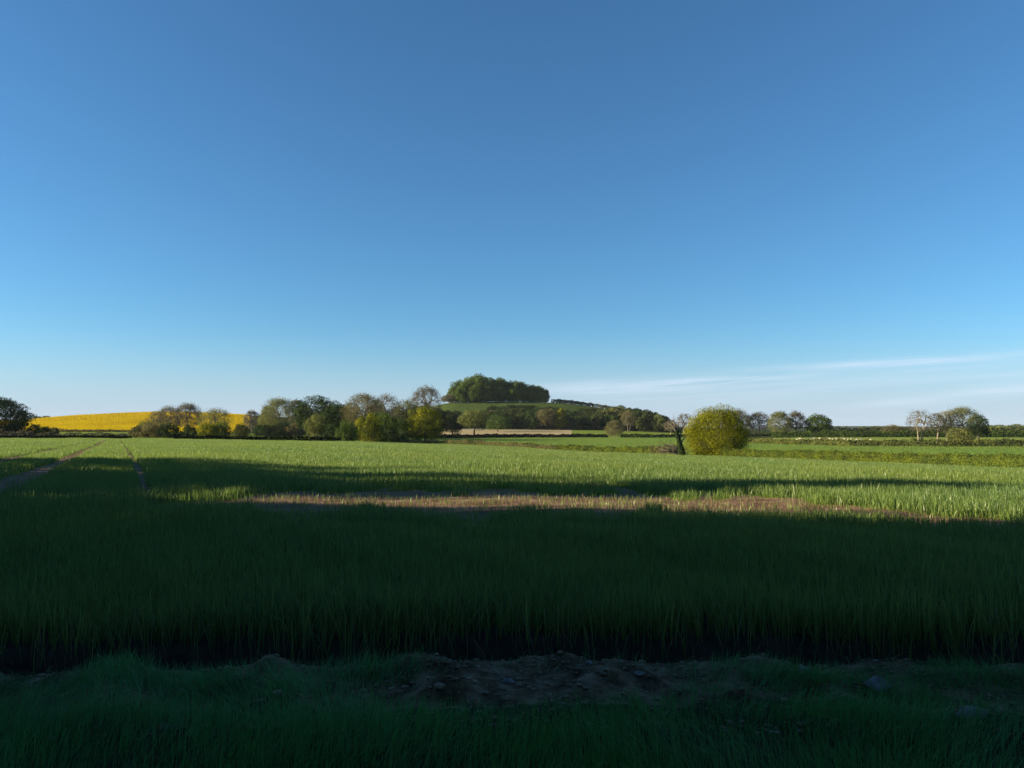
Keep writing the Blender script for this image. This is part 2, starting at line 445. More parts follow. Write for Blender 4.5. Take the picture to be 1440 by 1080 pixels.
v, q, t = join([wheat_set(5.3, 18, 1050*5.7**1.2, 3, 1.2), wheat_set(18, 240, 1050*5.7**1.2*1.35, 2, 1.2, .72)])
o = link('wheat', mesh_np('wheat', v, q, t, [M['wheat']]))
tag(o, 'dense young green wheat covering the broad field', 'wheat', None, 'stuff')
def far_blades(n, p0, p1, d0, d1, fn, h, wk):
    d = (d0**-.2 + rng.uniform(0, 1, n)*(d1**-.2 - d0**-.2))**(-5.)
    px = rng.uniform(p0, p1, n); X = (px-CX)/F*d
    ok = fn(px, d, X); X, d = X[ok], d[ok]
    return blades(X, d, rng.uniform(.7, 1.2, len(X))*h, wk*d*rng.uniform(.7, 1.3, len(X)), np.abs(rng.normal(0, .3, len(X))), seg=2)
_h2 = lambda px: np.interp(px, [960, 1045, 1200, 1440, 1900, 3000], [420, 272, 236, 230, 200, 150])
g_ = far_blades(330000, 180, 1750, 60, 425, lambda px, d, X: (d > edge_d(px) + 1.5) & ((px > 1000) | (px < 540) | (d < 392)) & (d < np.where(px > 1000, 345, 425)) & (rng.uniform(0, 1, len(px)) < .75 + .25*np.sin(d*.9+px*.02)), .26, .0007)
o = link('field_grass', mesh_np('field_grass', *g_, [M['field_grass']]))
tag(o, 'short grass and young crop over the fields beyond the hedges', 'grass', None, 'stuff')
def rp(px, d, X):
    lane = np.abs(((X*.35 + d) % 24) - 12) > .9
    return lane & (np.sin(X*.05+d*.03)*np.sin(d*.05-X*.02) > -.85 + .25*rng.uniform(-1, 1, len(px)))
g_ = far_blades(380000, -420, 350, 427, 788, rp, .9, .0007)
o = link('rapeseed', mesh_np('rapeseed', *g_, [M['rape_flower']]))
tag(o, 'rapeseed in yellow flower covering the rounded slope', 'rapeseed', None, 'stuff')
# thin straw-coloured stems along the crop edge and in the bare band
X = rng.uniform(-6, 6, 900); Y = wheat_edge(X) - .35 + np.abs(rng.normal(0, .6, 900))
p1 = blades(X, Y, rng.uniform(.2, .45, 900), np.full(900, .007), np.abs(rng.normal(.1, .35, 900)), seg=3)
pp = TR3[5][0]
t_ = rng.uniform(0, len(pp)-1.01, 9000); k_ = t_.astype(int); f_ = (t_-k_)[:, None]
P = pp[k_]*(1-f_) + pp[k_+1]*f_ + rng.normal(0, 1.5, (9000, 2))
P = P[:3200]
p2 = blades(P[:, 0], P[:, 1], rng.uniform(.05, .16, 3200), np.full(3200, .018), np.abs(rng.normal(.2, .5, 3200)), seg=2)
X = rng.uniform(-4.5, 4.5, 900); Y = rng.uniform(4.4, 5.6, 900)
p3 = blades(X, Y, rng.uniform(.03, .07, 900), np.full(900, .005), rng.uniform(1.2, 2.5, 900), seg=2, droop=.3)
o = link('dry_grass', mesh_np('dry_grass', *join([p1, p2, p3]), [M['straw']]))
tag(o, 'scattered dry straw-coloured stems along the crop edge and bare strip', 'dry grass', None, 'stuff')

# verge grass: tussocks on the bank, wisps over the earth
def grass_set(n, ylo, yhi, fn, hr, wr, leanm):
    X = rng.uniform(-6.6, 6.6, n); Y = rng.uniform(ylo, yhi, n)
    k = fn(X, Y); s = rng.uniform(0, 1, n) < k
    X, Y, k = X[s], Y[s], k[s]
    h = rng.uniform(*hr, len(X)) * (.55 + .6*k)
    az = 1.2*np.sin(X*1.9+Y*2.3) + 2.0*np.sin(X*.7-Y*1.1+2) + rng.normal(0, .8, len(X))
    return blades(X, Y, h, rng.uniform(*wr, len(X)), np.abs(rng.normal(leanm, .3, len(X))), az, 3, .8)
def on_verge(X, Y):
    e = verge_edge(X) - Y
    pat = .62 + .38*np.sin(X*2.7+Y*1.7+.5)*np.sin(X*1.3-Y*3.1)
    return np.clip(e*4 + .2, 0, 1) * pat
def on_strip(X, Y):
    c = np.zeros_like(X)
    for x0, y0, r, s in ((-3.9, 5.0, 1.1, 1.), (-2.6, 5.2, .9, 1.), (-3.0, 4.6, .9, .8), (-1.0, 5.2, .5, 1.), (-1.35, 4.75, .45, 1.), (-1.9, 4.9, .6, .9), (1.9, 5.1, .6, 1.), (1.5, 5.35, .5, .9), (2.5, 4.8, .45, .8),
                         (3.1, 5.2, .7, 1.), (4.1, 5.1, .9, 1.), (5.4, 5.0, 1.1, .9), (-5.8, 5.1, .9, .9), (4.2, 4.6, .7, .9), (-4.6, 5.2, .9, .9), (1.2, 4.75, .3, .6), (2.3, 5.4, .7, .9), (0, 5.5, .5, .5), (3.3, 4.55, .4, .7), (0.7, 5.5, .5, .6)):
        c = np.maximum(c, s*np.exp(-(((X-x0)/r)**2 + ((Y-y0)/(r*.55))**2)*1.6))
    return c**1.25*np.clip((5.4 - Y)*4, .05, 1)*.85
g1 = grass_set(170000, 2.2, 5.0, on_verge, (.10, .24), (.003, .006), .35)
g2 = grass_set(125000, 4.2, 5.6, on_strip, (.08, .23), (.003, .006), .6)
o = link('verge_grass', mesh_np('verge_grass', *join([g1, g2]), [M['grass']]))
tag(o, 'dark tussocky verge grass in the shaded foreground', 'grass', None, 'stuff')

# clods and stones on the earth strip
def pebble(n, seed):
    r = np.random.default_rng(seed)
    V, Q, T, o = [], [], [], 0
    import bmesh
    bm = bmesh.new(); bmesh.ops.create_icosphere(bm, subdivisions=2 if seed else 1, radius=1)
    bv = np.array([v.co[:] for v in bm.verts]); bf = np.array([[v.index for v in f.verts] for f in bm.faces]); bm.free()
    return bv, bf
def rocks(X, Y, s, seed):
    bv, bf = pebble(0, 0 if len(X) > 50 else 1)
    r = np.random.default_rng(seed); vs, ts = [], []
    for k in range(len(X)):
        ph = r.uniform(0, 6.28, 3); fr = r.uniform(1.5, 3.5, 3)
        dd = 1 + .22*np.sin(bv[:, 0]*fr[0]*2+ph[0]) + .18*np.sin(bv[:, 1]*fr[1]*2+ph[1]) + .14*np.sin(bv[:, 2]*fr[2]*3+ph[2])
        P = bv*dd[:, None]*s[k]*np.array([r.uniform(.8, 1.5), r.uniform(.7, 1.2), r.uniform(.4, .75)])
        a = r.uniform(0, 6.28); c, s_ = math.cos(a), math.sin(a)
        P = np.stack([P[:, 0]*c-P[:, 1]*s_, P[:, 0]*s_+P[:, 1]*c, P[:, 2]], -1)
        vs.append(P + np.array([X[k], Y[k], float(ground(X[k], Y[k])) + s[k]*.12])); ts.append(bf + k*len(bv))
    return np.concatenate(vs), np.concatenate(ts)
n = 5200
X = rng.uniform(-4.6, 4.6, n); Y = rng.uniform(4.2, 5.55, n)
s = .004 + .016*rng.uniform(0, 1, n)**3 + np.where(rng.uniform(0, 1, n) < .02, .018, 0)
v, t = rocks(X, Y, s, 3)
o = link('soil_clods', mesh_np('soil_clods', v, None, t, [M['clod']], True)); tag(o, 'small dry soil clods littering the earth strip', 'soil clods', None, 'stuff')
stones = [(1258, 945), (1180, 963), (1372, 1003), (700, 955), (1035, 922), (900, 948)]
SL = ['large pale stone in the earth strip below the crop edge', 'flat grey stone beside a grass tuft on the earth strip',
      'pale stone half sunk at the verge edge near the right', 'small stone on the bare earth near the middle',
      'small pale stone at the foot of the wheat', 'little stone lying on the widest bare earth']
for k, (px, py) in enumerate([(1235, 968), (1130, 947), (1370, 1005), (714, 961), (828, 934), (900, 948)]):
    x, y = hit(px, py)
    v, t = rocks([0.], [0.], [[.085, .06, .07, .035, .03, .03][k]], 20+k)
    v = v - np.array([0, 0, float(ground(0., 0.))])
    o = link('stone', mesh_np('stone', v, None, t, [M['stone']], True), None, (x, y, float(ground(x, y))))
    tag(o, SL[k], 'stone', 'stones on the earth strip')

# ------------------------------------------------------------------ trees
def tubes(P0, P1, R0, R1, sides=5):
    P0 = np.asarray(P0, float); P1 = np.asarray(P1, float); R0 = np.asarray(R0, float); R1 = np.asarray(R1, float)
    d = P1 - P0; d /= np.maximum(np.linalg.norm(d, axis=1, keepdims=True), 1e-6)
    up = np.where(np.abs(d[:, 2:3]) > .9, np.array([[1., 0, 0]]), np.array([[0, 0, 1.]]))
    u = np.cross(d, up); u /= np.linalg.norm(u, axis=1, keepdims=True)
    w = np.cross(d, u)
    a = np.arange(sides) * 2*math.pi/sides
    ring = u[:, None]*np.cos(a)[None, :, None] + w[:, None]*np.sin(a)[None, :, None]
    V = np.concatenate([P0[:, None] + ring*R0[:, None, None], P1[:, None] + ring*R1[:, None, None]], 1)
    b = (np.arange(len(P0))*2*sides)[:, None]
    Q = np.concatenate([b + np.array([[i, (i+1) % sides, sides+(i+1) % sides, sides+i]]) for i in range(sides)], 0)
    return V.reshape(-1, 3), Q

def poly(pts, radii, sides=7):
    pts = np.asarray(pts, float)
    return tubes(pts[:-1], pts[1:], radii[:-1], radii[1:], sides)

def joinq(parts):
    vs, qs, o = [], [], 0
    for v, q in parts:
        if len(v) == 0: continue
        vs.append(v); qs.append(q + o); o += len(v)
    return np.concatenate(vs), np.concatenate(qs)

def leaf_quads(C, N, size, r, elong=1.5):
    n = len(C)
    N = N / np.maximum(np.linalg.norm(N, axis=1, keepdims=True), 1e-6)
    a = r.normal(size=(n, 3)); u = np.cross(N, a); u /= np.maximum(np.linalg.norm(u, axis=1, keepdims=True), 1e-6)
    w = np.cross(N, u)
    s = (size * r.uniform(.55, 1.35, n))[:, None]
    V = np.stack([C - u*s*.5*elong, C - w*s*.42 + N*s*.1, C + u*s*.5*elong, C + w*s*.42 - N*s*.08], 1)
    return V.reshape(-1, 3), np.arange(n*4).reshape(-1, 4)

def crown_leaves(H, W, base, n, leaf, r, lobes=34, lobe_r=.30, squash=.85, shape=1.0, fill=.12, Wy=None, radr=(.55, .80), sq=2.2):
    """sub-lobes over an ellipsoid, leaves over the sub-lobes; the gaps between lobes stay open"""
    Wy = Wy or W
    cz = (H + base)/2; rz = (H - base)/2
    k = np.arange(lobes) + .5
    ph = np.arccos(1 - 2*k/lobes*.93); th = math.pi*(1+5**.5)*k + r.uniform(0, 6)
    D = np.stack([np.cos(th)*np.sin(ph), np.sin(th)*np.sin(ph), np.cos(ph)], -1) + r.normal(0, .12 if lobes < 100 else .05, (lobes, 3))
    D /= (np.abs(D)**sq).sum(1, keepdims=True)**(1/sq)
    rad = r.uniform(radr[0], radr[1], lobes)
    D[:, 2] *= 1.0
    C = D*rad[:, None]
    up = np.clip(C[:, 2], -1, 1)
    wid = np.where(up > 0, 1, 1 - (shape-1)*.5*up)
    lr = lobe_r*r.uniform(.7, 1.25, lobes)
    i = r.choice(lobes, n, p=lr**2/np.sum(lr**2))
    v = r.normal(size=(n, 3)); v /= np.linalg.norm(v, axis=1, keepdims=True)
    rr = np.where(r.uniform(0, 1, n) < fill, r.uniform(.2, 1, n), r.uniform(.78, 1.08, n))
    bump = 1 + .18*np.sin(v[:, 0]*5+i)*np.sin(v[:, 1]*4+2*i)*np.cos(v[:, 2]*5)
    P = C[i] + v*(lr[i]*rr*bump)[:, None]*np.array([1, 1, squash])
    P = P*np.array([W/2, Wy/2, rz])/1.0
    P[:, 2] += cz
    P[:, 2] -= cz
    for ax, hw in ((0, W/2), (1, Wy/2), (2, rz)):
        q_ = np.percentile(np.abs(P[:, ax]), 98.5); P[:, ax] *= hw/q_
    P[:, 2] += cz
    N = v + r.normal(0, .36, (n, 3))
    keep = P[:, 2] > max(base*.5, .02*H)
    V, Q = leaf_quads(P[keep], N[keep], leaf, r)
    lc = C*np.array([W/2, Wy/2, rz]); lc[:, 2] += cz
    return V, Q, lc

def skeleton(H, W, base, r, n1=7, n2=34, n3=260, tr=None, minr=.02, lean=0., upward=.25, Wy=None, trunk_top=.42, forks=1):
    Wy = Wy or W
    cz = (H+base)/2; rz = (H-base)/2
    def samp(n, lo, hi):
        v = r.normal(size=(n, 3)); v /= np.linalg.norm(v, axis=1, keepdims=True)
        v[:, 2] = np.where(v[:, 2] < -.8, -v[:, 2], v[:, 2])
        p = v*r.uniform(lo, hi, n)[:, None]*np.array([W/2, Wy/2, rz]); p[:, 2] += cz
        return p
    tr = tr or H*.03
    zt = base + (H-base)*trunk_top
    top = np.array([lean*zt, 0, zt])
    trunks = []
    stems = []
    for f in range(forks):
        off = np.array([(f-(forks-1)/2)*W*.10, 0, 0])
        sp_ = np.array([(f-(forks-1)/2)*W*.28, r.normal(0, W*.03), 0])
        pts = [off, off + (top+sp_)*.3*np.array([.4, .4, 1]) + r.normal(0, .012*H, 3)*[1, 1, 0], off + (top+sp_)*.65*np.array([.8, .8, 1]) + r.normal(0, .015*H, 3)*[1, 1, 0], top + sp_]
        rad = np.array([1.35, .95, .75, .5])*tr/math.sqrt(forks)
        trunks.append(poly(pts, rad, 8)); stems.append((np.array(pts[2]), np.array(pts[3])))
    L1 = samp(n1, .35, .6); L2 = samp(n2, .55, .85); L3 = samp(n3, .72, 1.02)
    parts = trunks[:]
    starts = np.array([s[0]*(1-q) + s[1]*q for s in stems for q in (0., .5, 1.)])
    def conn(A, B, r0, r1, sides):
        dd = ((A[None]-B[:, None])**2).sum(-1) + 1.5*np.clip(A[None, :, 2]-B[:, None, 2], 0, None)**2
        j = dd.argmin(1); S = A[j]
        Md = S*.5 + B*.5; Md[:, 2] += upward*np.linalg.norm(B-S, axis=1)*r.uniform(-.2, .6, len(B)); Md += r.normal(0, .05, Md.shape)*np.linalg.norm(B-S, axis=1)[:, None]
        n = len(B)
        parts.append(tubes(S, Md, np.full(n, r0), np.full(n, (r0+r1)/2), sides)); parts.append(tubes(Md, B, np.full(n, (r0+r1)/2), np.full(n, r1), sides))
    conn(starts, L1, tr*.5, tr*.26, 6); conn(L1, L2, tr*.24, max(tr*.1, minr), 4); conn(L2, L3, max(tr*.09, minr), minr*.6, 3)
    return joinq(parts), L2, L3

def make_tree(name, label, cat, H, W, base, leafm, barkm, d, r, dense=1.0, group=None, lobes=34, lobe_r=.30, bare=False, twig=0, n3=260, shape=1., forks=1, lean=0., fill=.12, leafk=.00105, tr=None, Wy=None, minr=None, spread=.1, minleaf=.2, radr=(.55, .80), sq=2.2):
    e = bpy.data.objects.new(name, None); COL.objects.link(e); e.empty_display_size = .5
    tag(e, label, cat, group)
    leaf = min(max(leafk*d, minleaf), .95)
    (tv, tq), L2, L3 = skeleton(H, W, base, r, n3=n3 if bare else 60, n2=34 if bare else 20, minr=minr or max(.012, .00014*d), forks=forks, lean=lean, tr=tr, Wy=Wy)
    link('trunk', mesh_np(name+'_trunk', tv, tq, None, [barkm]), e)
    if bare:
        n = int(twig*1.7)
        i = r.integers(0, len(L3) + len(L2), n)
        P = np.concatenate([L3, L2])[i] + r.normal(0, spread*W*.5, (n, 3))*np.array([1, 1, .8])
        V, Q = leaf_quads(P, r.normal(size=(n, 3)), leaf*.55, r, 2.2)
    else:
        area = 4*math.pi*((W/2*(H-base)/2)**.8*((W/2)**2)**.2 if False else (W/2)*(H-base)/2)
        n = int(min(48000, dense*2.3*area/leaf**2))
        V, Q, _ = crown_leaves(H, W, base, n, leaf, r, lobes, lobe_r, shape=shape, fill=fill, Wy=Wy, radr=radr, sq=sq)
    link('crown', mesh_np(name+'_crown', V, Q, None, [leafm]), e)
    return e

def tree_at(name, label, px, d, topy, wpx, leaf, bark, basef=.12, cat='tree', seed=None, **kw):
    p = at(px, d)
    H = zy(topy, d) - p.z; W = wpx/F*d
    r = np.random.default_rng(seed if seed is not None else int(px*7+topy))
    e = make_tree(name, label, cat, H, W, H*basef, L[leaf], M[bark], d, r, **kw)
    e.location = p
    return e

# --- the trees one can tell apart, left to right
tree_at('evergreen_tree', 'big dark evergreen tree at the left edge beside the yellow field', -4, 226, 561, 84, 'dark', 'bark', .03, dense=1.2, lobes=60, lobe_r=.22)
tree_at('evergreen_shrub', 'dark rounded shrub at the foot of the big dark evergreen', 50, 224, 597, 18, 'dark', 'bark', .03, 'shrub')
tree_at('evergreen_shrub', 'dark shrub filling in under the big dark evergreen', 18, 224, 594, 40, 'dark', 'bark', -.3, 'shrub')
tree_at('hedgerow_bush', 'dark bush in the grey hedgerow below the yellow field', 65, 219, 600, 15, 'dark', 'bark', .03, 'bush')
tree_at('hedgerow_bush', 'dull brown bush at the right end of the grey hedgerow', 78, 219, 601, 12, 'brown', 'bark', .03, 'bush')
tree_at('distant_tree', 'tiny tree peeping over the yellow field crest', 54, 735, 585.5, 11, 'green', 'bark', .05)
tree_at('distant_tree', 'tiny low tree on the yellow field crest, second from the dark evergreen', 66, 735, 585, 11, 'olive', 'bark', .05)
tree_at('spreading_tree', 'thin grey tree with flat crown before the yellow field', 237, 330, 571, 32, 'grey', 'bark_grey', .12, bare=True, twig=2600)
tree_at('spreading_tree', 'grey round-topped tree with bare stems before the yellow field', 264, 330, 567.5, 40, 'grey', 'bark_grey', .14, bare=True, twig=5200, n3=340)
tree_at('spreading_tree', 'low twiggy tree leaning out beside the grey round-topped tree', 222, 315, 578, 30, 'brown', 'bark_grey', .2, bare=True, twig=2000)
tree_at('spreading_tree', 'open brown-twigged tree behind the bright green bush', 303, 300, 574.5, 44, 'olive', 'bark_grey', .1, bare=True, twig=3200, n3=320)
tree_at('scrub_bush', 'dull brown bush at the left of the thicket before the yellow field', 196, 225, 600, 28, 'scrub', 'bark', -.35, 'bush')
tree_at('scrub_bush', 'rounded brown bush in the thicket below the thin grey tree', 216, 224, 596, 32, 'brown', 'bark', -.35, 'bush')
tree_at('scrub_bush', 'dark green bush at the right of the brown thicket', 240, 222, 596, 30, 'dark', 'bark', -.35, 'bush')
tree_at('scrub_bush', 'low dark bush between the thicket and the bright green bush', 268, 262, 599, 24, 'dark', 'bark', -.35, 'bush')
tree_at('scrub_bush', 'bright green bush with dark gaps at the field edge', 294, 222, 596, 30, 'yellowgreen', 'bark', -.35, 'bush', dense=.8)
tree_at('scrub_bush', 'dark leafy bush beside the bright green bush', 312, 224, 595, 30, 'green', 'bark', -.35, 'bush', dense=.8)
tree_at('hedgerow_tree', 'small bare grey tree at the right end of the yellow field', 355, 440, 577, 24, 'grey', 'bark_grey', .05, bare=True, twig=2200)
tree_at('hedgerow_tree', 'tall brown-twigged tree at the left end of the dark tree clump', 393, 395, 561, 50, 'olive', 'bark_grey', .2, bare=True, twig=6500, n3=380)
tree_at('hedgerow_tree', 'bare grey tree squeezed behind the large dark oak', 417, 420, 562, 32, 'grey', 'bark_grey', .3, bare=True, twig=2600)
tree_at('oak_tree', 'large dark green oak with open limbs in the tree clump', 443, 330, 558.5, 62, 'dark', 'bark', .22, dense=.75, lobes=40, lobe_r=.24, fill=.03)
tree_at('oak_tree', 'dense dark oak right of the large open oak', 478, 310, 568, 48, 'dark', 'bark', .08, dense=1.2)
tree_at('small_tree', 'small brownish green tree standing before the large dark oak', 445, 245, 583, 31, 'olive', 'bark', .14, dense=.9)
for k, (px, ty, w, lf, lab) in enumerate([(372, 598, 30, 'dark', 'dark bush at the left end under the tall brown-twigged tree'), (395, 595, 32, 'dark', 'dark bush under the trunk of the tall brown-twigged tree'),
        (415, 596, 28, 'brown', 'brown bush between the tall brown-twigged tree and the dark oak')]):
    tree_at('scrub_bush', lab, px, 345, ty, w, lf, 'bark', -.35, 'bush')
tree_at('hedgerow_tree', 'tall brown-leaved tree in the middle of the tree clump', 512, 300, 554.5, 58, 'brown', 'bark_grey', .2, bare=True, twig=8500, n3=420)
tree_at('hedgerow_tree', 'purplish bare tree right of the tall brown-leaved tree', 543, 320, 554, 44, 'grey', 'bark_grey', .3, bare=True, twig=2400, n3=360)
tree_at('hedgerow_tree', 'olive leafy tree behind the dark thicket, left of the pale bare tree', 572, 330, 562, 38, 'olive', 'bark', .2, bare=True, twig=4200)
tree_at('thicket_bush', 'grey-green bush at the field edge in the thicket', 488, 218, 593, 32, 'green', 'bark', -.35, 'bush')
tree_at('thicket_bush', 'bright green leafy bush in the thicket below the brown tree', 518, 228, 583, 36, 'yellowgreen', 'bark', -.35, 'bush', dense=.9)
tree_at('thicket_bush', 'dark leafy bush right of the bright green thicket bush', 541, 236, 581, 40, 'green', 'bark', -.35, 'bush')
tree_at('thicket_bush', 'low yellowish bush at the right end of the thicket', 530, 226, 612, 28, 'yellowgreen', 'bark', -.35, 'bush')
tree_at('field_maple', 'yellow-green tree with ragged crown left of the hill', 598, 236, 573, 54, 'yellowgreen', 'bark', .05, dense=.95, lobes=40, lobe_r=.25, fill=.06)
tree_at('bare_tree', 'pale bare tree rising above the yellow-green tree', 600, 430, 543, 46, 'grey', 'bark_grey', .3, bare=True, twig=5200, n3=420)
tree_at('hillside_bush', 'brown bare bush left of the hilltop grass', 632, 690, 556, 24, 'grey', 'bark_grey', .1, 'bush', bare=True, twig=1800)
tree_at('autumn_tree', 'brownish round tree with a dark trunk before the hillside wood', 667, 400, 577, 44, 'olive', 'bark', .3, dense=.9)
tree_at('hedge_tree', 'small brown-twigged tree growing out of the far hedge', 864, 385, 592, 27, 'scrub', 'bark_grey', .03, bare=True, twig=3200, n3=260)
tree_at('dead_tree', 'whitish forked bare tree in the hillside wood', 884, 545, 577, 22, 'brown', 'bark_grey', .2, bare=True, twig=1800, tr=.4, forks=2)
tree_at('pale_tree', 'pale green rounded tree at the right end of the wood', 926, 545, 584, 20, 'pale', 'bark', .08)
tree_at('bare_tree', 'thin grey bare tree at the right end of the wood', 943, 420, 590, 22, 'grey', 'bark_pale', .25, bare=True, twig=700)
tree_at('bare_tree', 'thin grey bare tree close to the left of the bright yellow tree', 962, 400, 581, 26, 'grey', 'bark_grey', .25, bare=True, twig=700)
tree_at('yellow_tree', 'bright yellow-green domed tree standing in the long hedge', 1008, 141, 576, 82, 'yellow', 'bark_grey', -.16, dense=1.4, lobes=120, lobe_r=.27, fill=.4, leafk=.00105, minleaf=.14, radr=(.66, .8), sq=2.1)
tree_at('roadside_tree', 'dark open-crowned tree behind the right side of the yellow tree', 1036, 430, 576.5, 42, 'grey', 'bark', .12, bare=True, twig=4600, n3=360)
tree_at('roadside_tree', 'grey open-crowned tree between the yellow tree and the golden tree', 1067, 430, 580, 34, 'grey', 'bark', .12, bare=True, twig=3600, n3=330)
tree_at('roadside_tree', 'golden-brown tree with narrow crown beyond the sheep meadow', 1096, 380, 579.5, 32, 'olive', 'bark_grey', .06, bare=True, twig=5200, n3=300)
tree_at('roadside_tree', 'grey-twigged tree between the golden tree and the dense green tree', 1119, 385, 578.5, 27, 'grey', 'bark_grey', .15, bare=True, twig=3400)
tree_at('roadside_tree', 'dense green round tree beyond the sheep meadow', 1150, 380, 584, 36, 'green', 'bark', .08, dense=1.1)
tree_at('distant_bush', 'hazy bush on the far hedgeline left of the white-trunked trees', 1254, 420, 598.5, 30, 'brown', 'bark', .03, 'bush', bare=True, twig=2200)
tree_at('white_trunk_tree', 'bare spreading tree with twin pale trunks beyond the second hedge', 1293, 262, 575.5, 38, 'grey', 'bark_pale', .2, bare=True, twig=900, forks=2, tr=.42, n3=330, minr=.035)
tree_at('white_trunk_tree', 'slim bare tree with single pale trunk next to the twin-trunked one', 1317, 262, 579, 24, 'scrub', 'bark_pale', .25, bare=True, twig=1100, tr=.34, n3=240, minr=.03)
tree_at('white_trunk_tree', 'bare pale-limbed tree leaning against the leafy brown tree', 1332, 264, 577, 28, 'scrub', 'bark_pale', .25, bare=True, twig=1800, forks=2, tr=.36, n3=260, minr=.03)
tree_at('hedgerow_tree', 'tall leafy brown-green tree at the right of the pale trunks', 1352, 266, 572.5, 48, 'olive', 'bark_grey', .08, bare=True, twig=6500, n3=380)
tree_at('hedgerow_tree', 'dark evergreen tucked behind the leafy brown-green tree', 1374, 275, 584, 28, 'dark', 'bark', .2, dense=.9)
tree_at('scrub_bush', 'olive bush spilling over the second hedge under the brown-green tree', 1349, 240, 603, 36, 'olive', 'bark', -.35, 'bush')

for k_, (px, d, ty, w_, lf, lab) in enumerate([
        (378, 425, 572, 26, 'olive', 'olive tree behind the tall brown-twigged tree at the left of the clump'), (428, 430, 570, 30, 'wood', 'dark tree behind the gap between the two dark oaks'),
        (462, 420, 572, 34, 'wood', 'dark tree filling in behind the dense dark oak'), (496, 400, 570, 34, 'wood', 'dark tree behind the left edge of the brown-leaved tree'),
        (528, 410, 566, 34, 'olive', 'olive tree behind the brown-leaved tree in the clump'), (556, 400, 572, 36, 'wood', 'dark tree behind the purplish bare tree'),
        (584, 420, 574, 34, 'wood', 'dark tree behind the left side of the yellow-green tree'), (614, 430, 577, 34, 'wood', 'dark tree behind the right side of the yellow-green tree'),
        (636, 440, 582, 30, 'wood', 'dark round tree between the yellow-green tree and the autumn tree'), (700, 520, 585, 36, 'green', 'green bush right of the brownish autumn tree')]):
    tree_at('clump_tree', lab, px, d, ty, w_, lf, 'bark', .04)
for px, d, ty, w_, lf, lab in [(498, 262, 596, 34, 'olive', 'olive bush below the brown-leaved tree'), (560, 270, 592, 36, 'green', 'dark green bush left of the yellow-green tree'),
        (470, 260, 598, 30, 'dark', 'dark bush right of the small brownish green tree'), (340, 300, 597, 26, 'olive', 'olive bush by the gap leading to the yellow field'), (204, 232, 594, 28, 'olive', 'olive bush at the back of the brown thicket')]:
    tree_at('scrub_bush', lab, px, d, ty, w_, lf, 'bark', -.35, 'bush')

# --- leaning ivy trunk with a fallen limb, in the long hedge
def ivy_stump():
    d = 137
    e = bpy.data.objects.new('ivy_tree', None); COL.objects.link(e); p = at(958, d); e.location = p
    tag(e, 'leaning dead trunk wrapped in dark ivy left of the yellow tree', 'tree')
    r = np.random.default_rng(4); m = d/F
    pts = np.array([(0, 0, 0), (-1, 0, 9), (-3.5, .5, 20), (-7, 0, 33), (-9, 0, 42)])*m
    parts = [poly(pts, np.array([.42, .34, .3, .22, .1]), 8)]
    for a_, b_ in (((-3.5, 0, 20), (5, 1, 45)), ((-7, 0, 33), (-18, 1, 46)), ((-5, 0, 27), (-14, -1, 40)), ((-6, 0, 30), (-2, 0, 52)), ((-8, 0, 38), (-12, 0, 50)), ((-2, 0, 15), (8, 0, 30))):
        a_ = np.array(a_)*m; b_ = np.array(b_)*m; md = (a_+b_)/2 + r.normal(0, .2, 3)
        parts.append(poly([a_, md, b_], np.array([.17, .12, .05]), 5))
        for q in range(7):
            s_ = md + (b_-md)*r.uniform(0, 1); parts.append(poly([s_, s_ + r.normal(0, .55, 3) + [0, 0, .5]], np.array([.04, .015]), 3))
    v, q = joinq(parts); link('trunk', mesh_np('ivy_trunk', v, q, None, [M['bark_pale']]), e)
    n = 2600; t_ = r.uniform(0, 3.2, n); k_ = t_.astype(int); f_ = (t_-k_)[:, None]
    C = pts[k_]*(1-f_) + pts[k_+1]*f_; v_ = r.normal(size=(n, 3)); v_ /= np.linalg.norm(v_, axis=1, keepdims=True)
    V, Q = leaf_quads(C + v_*r.uniform(.3, .75, n)[:, None]*(1-.18*t_)[:, None], v_ + r.normal(0, .4, (n, 3)), .22, r)
    link('ivy', mesh_np('ivy', V, Q, None, [L['dark']]), e)
ivy_stump()
def fallen():
    d = 139; p = at(945, d); r = np.random.default_rng(9); m = d/F
    parts = []
    for k in range(16):
        b = np.array([r.uniform(8, 14), r.uniform(-2, 2), r.uniform(0, 3)])*m
        tip = np.array([r.uniform(-24, 4), r.uniform(-6, 6), r.uniform(3, 17)])*m
        md = (b+tip)/2 + np.array([0, 0, r.uniform(-.2, .5)])
        parts.append(poly([b, md, tip], np.array([.11, .07, .02]), 5))
        for q in range(8):
            s_ = md + (tip-md)*r.uniform(0, 1); parts.append(poly([s_, s_ + r.normal(0, .5, 3) + [-.3, 0, .3]], np.array([.035, .012]), 3))
    v, q = joinq(parts)
    tag(link('fallen_branch', mesh_np('fallen_branch', v, q, None, [M['bark_grey']]), None, p), 'fallen bare limb sprawling at the foot of the ivy trunk', 'branch')
fallen()

